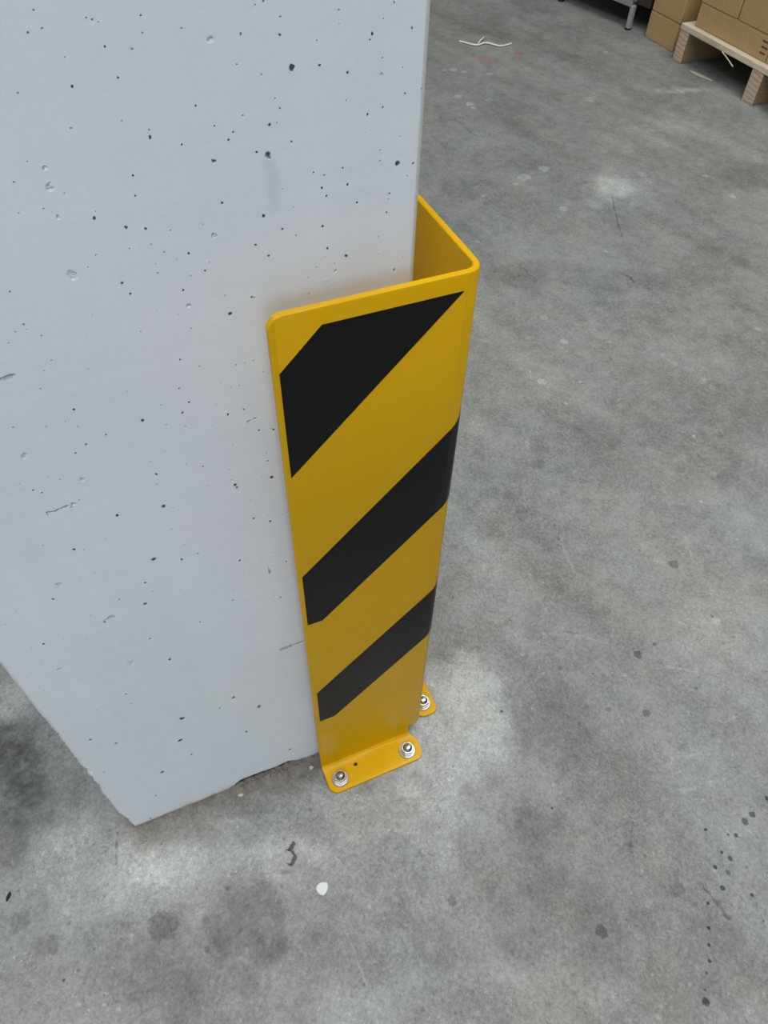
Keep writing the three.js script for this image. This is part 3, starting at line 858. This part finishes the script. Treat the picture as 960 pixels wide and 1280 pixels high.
function carton(label, x, y, z0, z1, h, depth, group) {
  const t = thing('carton', label, 'box', [x, y, z0], 0, group), w = z1 - z0 - 0.003, m = h - 0.0015;
  mesh('body', rbox(depth, m - 0.003, w, depth / 2, (m - 0.003) / 2, w / 2, 0.003), card, t);
  for (const s of [0, 1]) mesh('flap', rbox(depth / 2 - 0.001, 0.003, w - 0.001, depth * (0.25 + 0.5 * s), m - 0.0015, w / 2, 0.001), card, t);
  const hang = Math.min(0.045, h * 0.4);
  mesh('tape', mergeGeometries([box(depth * 0.98, 0.0004, 0.05, depth / 2, m + 0.0002, w / 2)]), tape, t);
  return t;
}
const onPallet = 'brown cartons stacked on the timber pallet', onFloor = 'brown cartons stacked on the floor beside the pallet', TOP = 0.1235;
const long = carton('long brown carton lying at the left end of the pallet deck, bottom layer, front row', 2.075, TOP, -2.030, -1.654, 0.076, 0.4);
for (let k = 0; k < 3; k++) { const b = mesh('printed_bar', box(0.0006, 0.006, 0.034 - k * 0.004, -0.0003, 0.056 - k * 0.017, 0.352), ink, long); b.userData = { label: 'short dark printed bar' }; }
carton('brown carton at the right end of the bottom layer on the pallet deck', 2.075, TOP, -1.652, -1.276, 0.076, 0.4);
carton('brown carton at the left end of the upper layer on the pallet', 2.075, TOP + 0.076, -2.030, -1.839, 0.22, 0.4);
carton('brown carton in the upper layer on the pallet, right of the dark vertical joint', 2.075, TOP + 0.076, -1.835, -1.560, 0.22, 0.4);
carton('lower brown carton standing on the floor left of the pallet, partly behind its corner', 2.095, 0, -2.306, -2.128, 0.096, 0.36);
carton('upper brown carton of the pair stacked on the floor left of the pallet', 2.095, 0.096, -2.304, -2.126, 0.24, 0.36);

// ------------------------------------------------------------------ steel stillage behind
{
  const grey = new THREE.MeshStandardMaterial({ color: new THREE.Color().setRGB(0.30, 0.31, 0.31), roughness: 0.5, metalness: 0.2 }), maroon = new THREE.MeshStandardMaterial({ color: new THREE.Color().setRGB(0.045, 0.026, 0.026), roughness: 0.7 }), galv = new THREE.MeshStandardMaterial({ color: new THREE.Color().setRGB(0.46, 0.47, 0.47), roughness: 0.45, metalness: 0.4 }), rubber = new THREE.MeshStandardMaterial({ color: 0x0e0e0e, roughness: 0.8 });
  const a = Math.atan2(2.072 - 1.992, 0.395);                       // its front runs slightly skew to the pallet
  const S = thing('stillage', 'grey steel stillage box on short legs left of the cartons, cut by the top edge', 'container', [2.072, 0, -2.392], a);
  mesh('side_panel', mergeGeometries([rbox(0.018, 0.62, 0.46, 0.009, 0.39, -0.24), rbox(0.03, 0.03, 0.46, 0.012, 0.093, -0.24)]), grey, S);
  mesh('rear_panel', rbox(0.018, 0.62, 0.46, 0.791, 0.39, -0.24), grey, S);
  mesh('end_panel', rbox(0.76, 0.62, 0.018, 0.4, 0.39, -0.461), grey, S);
  mesh('base_plate', box(0.78, 0.01, 0.46, 0.4, 0.09, -0.24), maroon, S);
  mesh('lid', rbox(0.8, 0.02, 0.5, 0.4, 0.71, -0.24), grey, S);
  mesh('end_skirt', rbox(0.76, 0.62, 0.072, 0.41, 0.395, 0.024), maroon, S).userData = { label: 'dark maroon end of the box' };
  for (const [x, z, i] of [[0.008, -0.006, 0], [0.008, -0.405, 1], [0.78, -0.006, 0], [0.78, -0.405, 1]]) {
    const l = mesh('leg', mergeGeometries([rbox(0.018, 0.082, 0.018, 0, 0.044, 0, 0.002)]), i ? rubber : galv, S); l.position.set(x, 0, z);
    mesh('foot_pad', new THREE.CylinderGeometry(0.013, 0.015, 0.006, 16).translate(0, 0.003, 0), rubber, l);
  }
}

// ------------------------------------------------------------------ litter on the floor
{
  const white = new THREE.MeshStandardMaterial({ color: 0xe6e6e0, roughness: 0.6 });
  const V = (x, y, z) => new THREE.Vector3(x, y, z);
  const T = thing('strap_scrap', 'thin white curled strap scrap lying on the floor right of the pillar', 'string', [1.43, 0, -2.44]);
  mesh('strand', new THREE.TubeGeometry(new THREE.CatmullRomCurve3([V(-0.086, 0.004, -0.056), V(-0.04, 0.004, 0.002), V(0.005, 0.005, -0.004), V(0.044, 0.004, 0.041), V(0.098, 0.004, 0.033)]), 40, 0.0035, 6), white, T);
  mesh('strand', new THREE.TubeGeometry(new THREE.CatmullRomCurve3([V(-0.034, 0.006, 0.0), V(-0.005, 0.007, -0.03), V(0.028, 0.004, -0.062)]), 20, 0.0032, 6), white, T);
  function flake(name, label, category, x, z, rx, rz, h, mat, turn = 0) {
    const s = new THREE.Shape(), n = 11; for (let k = 0; k < n; k++) { const a = k / n * Math.PI * 2, q = 0.78 + 0.4 * rnd(); k ? s.lineTo(rx * q * Math.cos(a), rz * q * Math.sin(a)) : s.moveTo(rx * q, 0); }
    const m = tag(mesh(name, new THREE.ExtrudeGeometry(s, { depth: h * 0.4, bevelEnabled: true, bevelThickness: h * 0.3, bevelSize: Math.min(rx, rz) * 0.25, bevelOffset: -Math.min(rx, rz) * 0.25, bevelSegments: 2 }).rotateX(-Math.PI / 2).translate(0, h * 0.3, 0), mat, scene), label, category);
    m.position.set(x, 0.0002, z); m.rotation.y = turn; return m;
  }
  flake('paint_blob', 'round white blob stuck to the floor in front of the guard feet', 'blob', -0.2148, 0.1501, 0.0085, 0.008, 0.0015, new THREE.MeshStandardMaterial({ color: 0xcfd4d2, roughness: 0.6 }));
  flake('rubber_chip', 'tiny black chip on the floor near the left picture edge', 'chip', -0.594, -0.0011, 0.0022, 0.0062, 0.002, new THREE.MeshStandardMaterial({ color: 0x0b0b0b, roughness: 0.7 }), -0.5);
  flake('wood_chip', 'pale wood chip on the floor in front of the pallet', 'chip', 2.046, -1.89, 0.008, 0.055, 0.006, new THREE.MeshStandardMaterial({ color: 0xa8a597, roughness: 0.8 }), 0.2);
  const pale = new THREE.MeshStandardMaterial({ color: 0xb9b4aa, roughness: 0.85 });
  flake('paint_flake', 'white paint flake at the middle of the pillar foot', 'flake', -0.2785, -0.009, 0.0042, 0.0024, 0.004, pale);
  flake('paint_flake', 'white paint flake at the pillar foot just left of the guard', 'flake', -0.1735, -0.007, 0.003, 0.0028, 0.004, pale);
  // crumpled curl of dark swarf
  const curl = [], sw = [];
  for (let k = 0; k <= 30; k++) { const a = k / 30 * 9.5, q = 0.0042 + 0.0012 * Math.sin(k * 1.3); curl.push([q * Math.cos(a), 0.003 + 0.0022 * Math.sin(a * 1.3 + 0.5), -0.014 + 0.028 * k / 30 + 0.004 * Math.sin(a)]); }
  const ribbon = gridGeometry(30, 3, (i, j) => { const c = curl[i], w = (j - 1.5) * 0.0016; return [c[0] + w * 0.8, Math.max(0.0002, c[1] + w * Math.cos(i)), c[2] + w * 0.6]; });
  const sh = tag(mesh('metal_shaving', ribbon, new THREE.MeshStandardMaterial({ color: 0x5c605b, roughness: 0.65, metalness: 0.2, side: THREE.DoubleSide }), scene), 'dark curled metal shaving on the floor between pillar foot and white blob', 'shaving');
  sh.position.set(-0.2386, 0, 0.0924); sh.rotation.y = -0.25;
  // crumbs of mortar nobody could count along the pillar foot
  const geos = [];
  for (let k = 0; k < 150; k++) {
    const x = mix(-0.43, -0.165, rnd()), z = PILLAR.z + 0.004 + Math.pow(rnd(), 2.2) * 0.035, q = 0.0005 + 0.0012 * Math.pow(rnd(), 3);
    const g = new THREE.IcosahedronGeometry(q, 0); g.scale(1, 0.7, 0.8 + rnd() * 0.5); g.rotateY(rnd() * 6); g.translate(x, q * 0.55, z); geos.push(g);
  }
  const cr = mesh('mortar_crumbs', mergeGeometries(geos), new THREE.MeshStandardMaterial({ color: 0x8d877c, roughness: 0.95 }), scene);
  cr.userData = { kind: 'stuff', label: 'fine mortar crumbs scattered along the foot of the pillar' };
}

renderer.render(scene, camera);
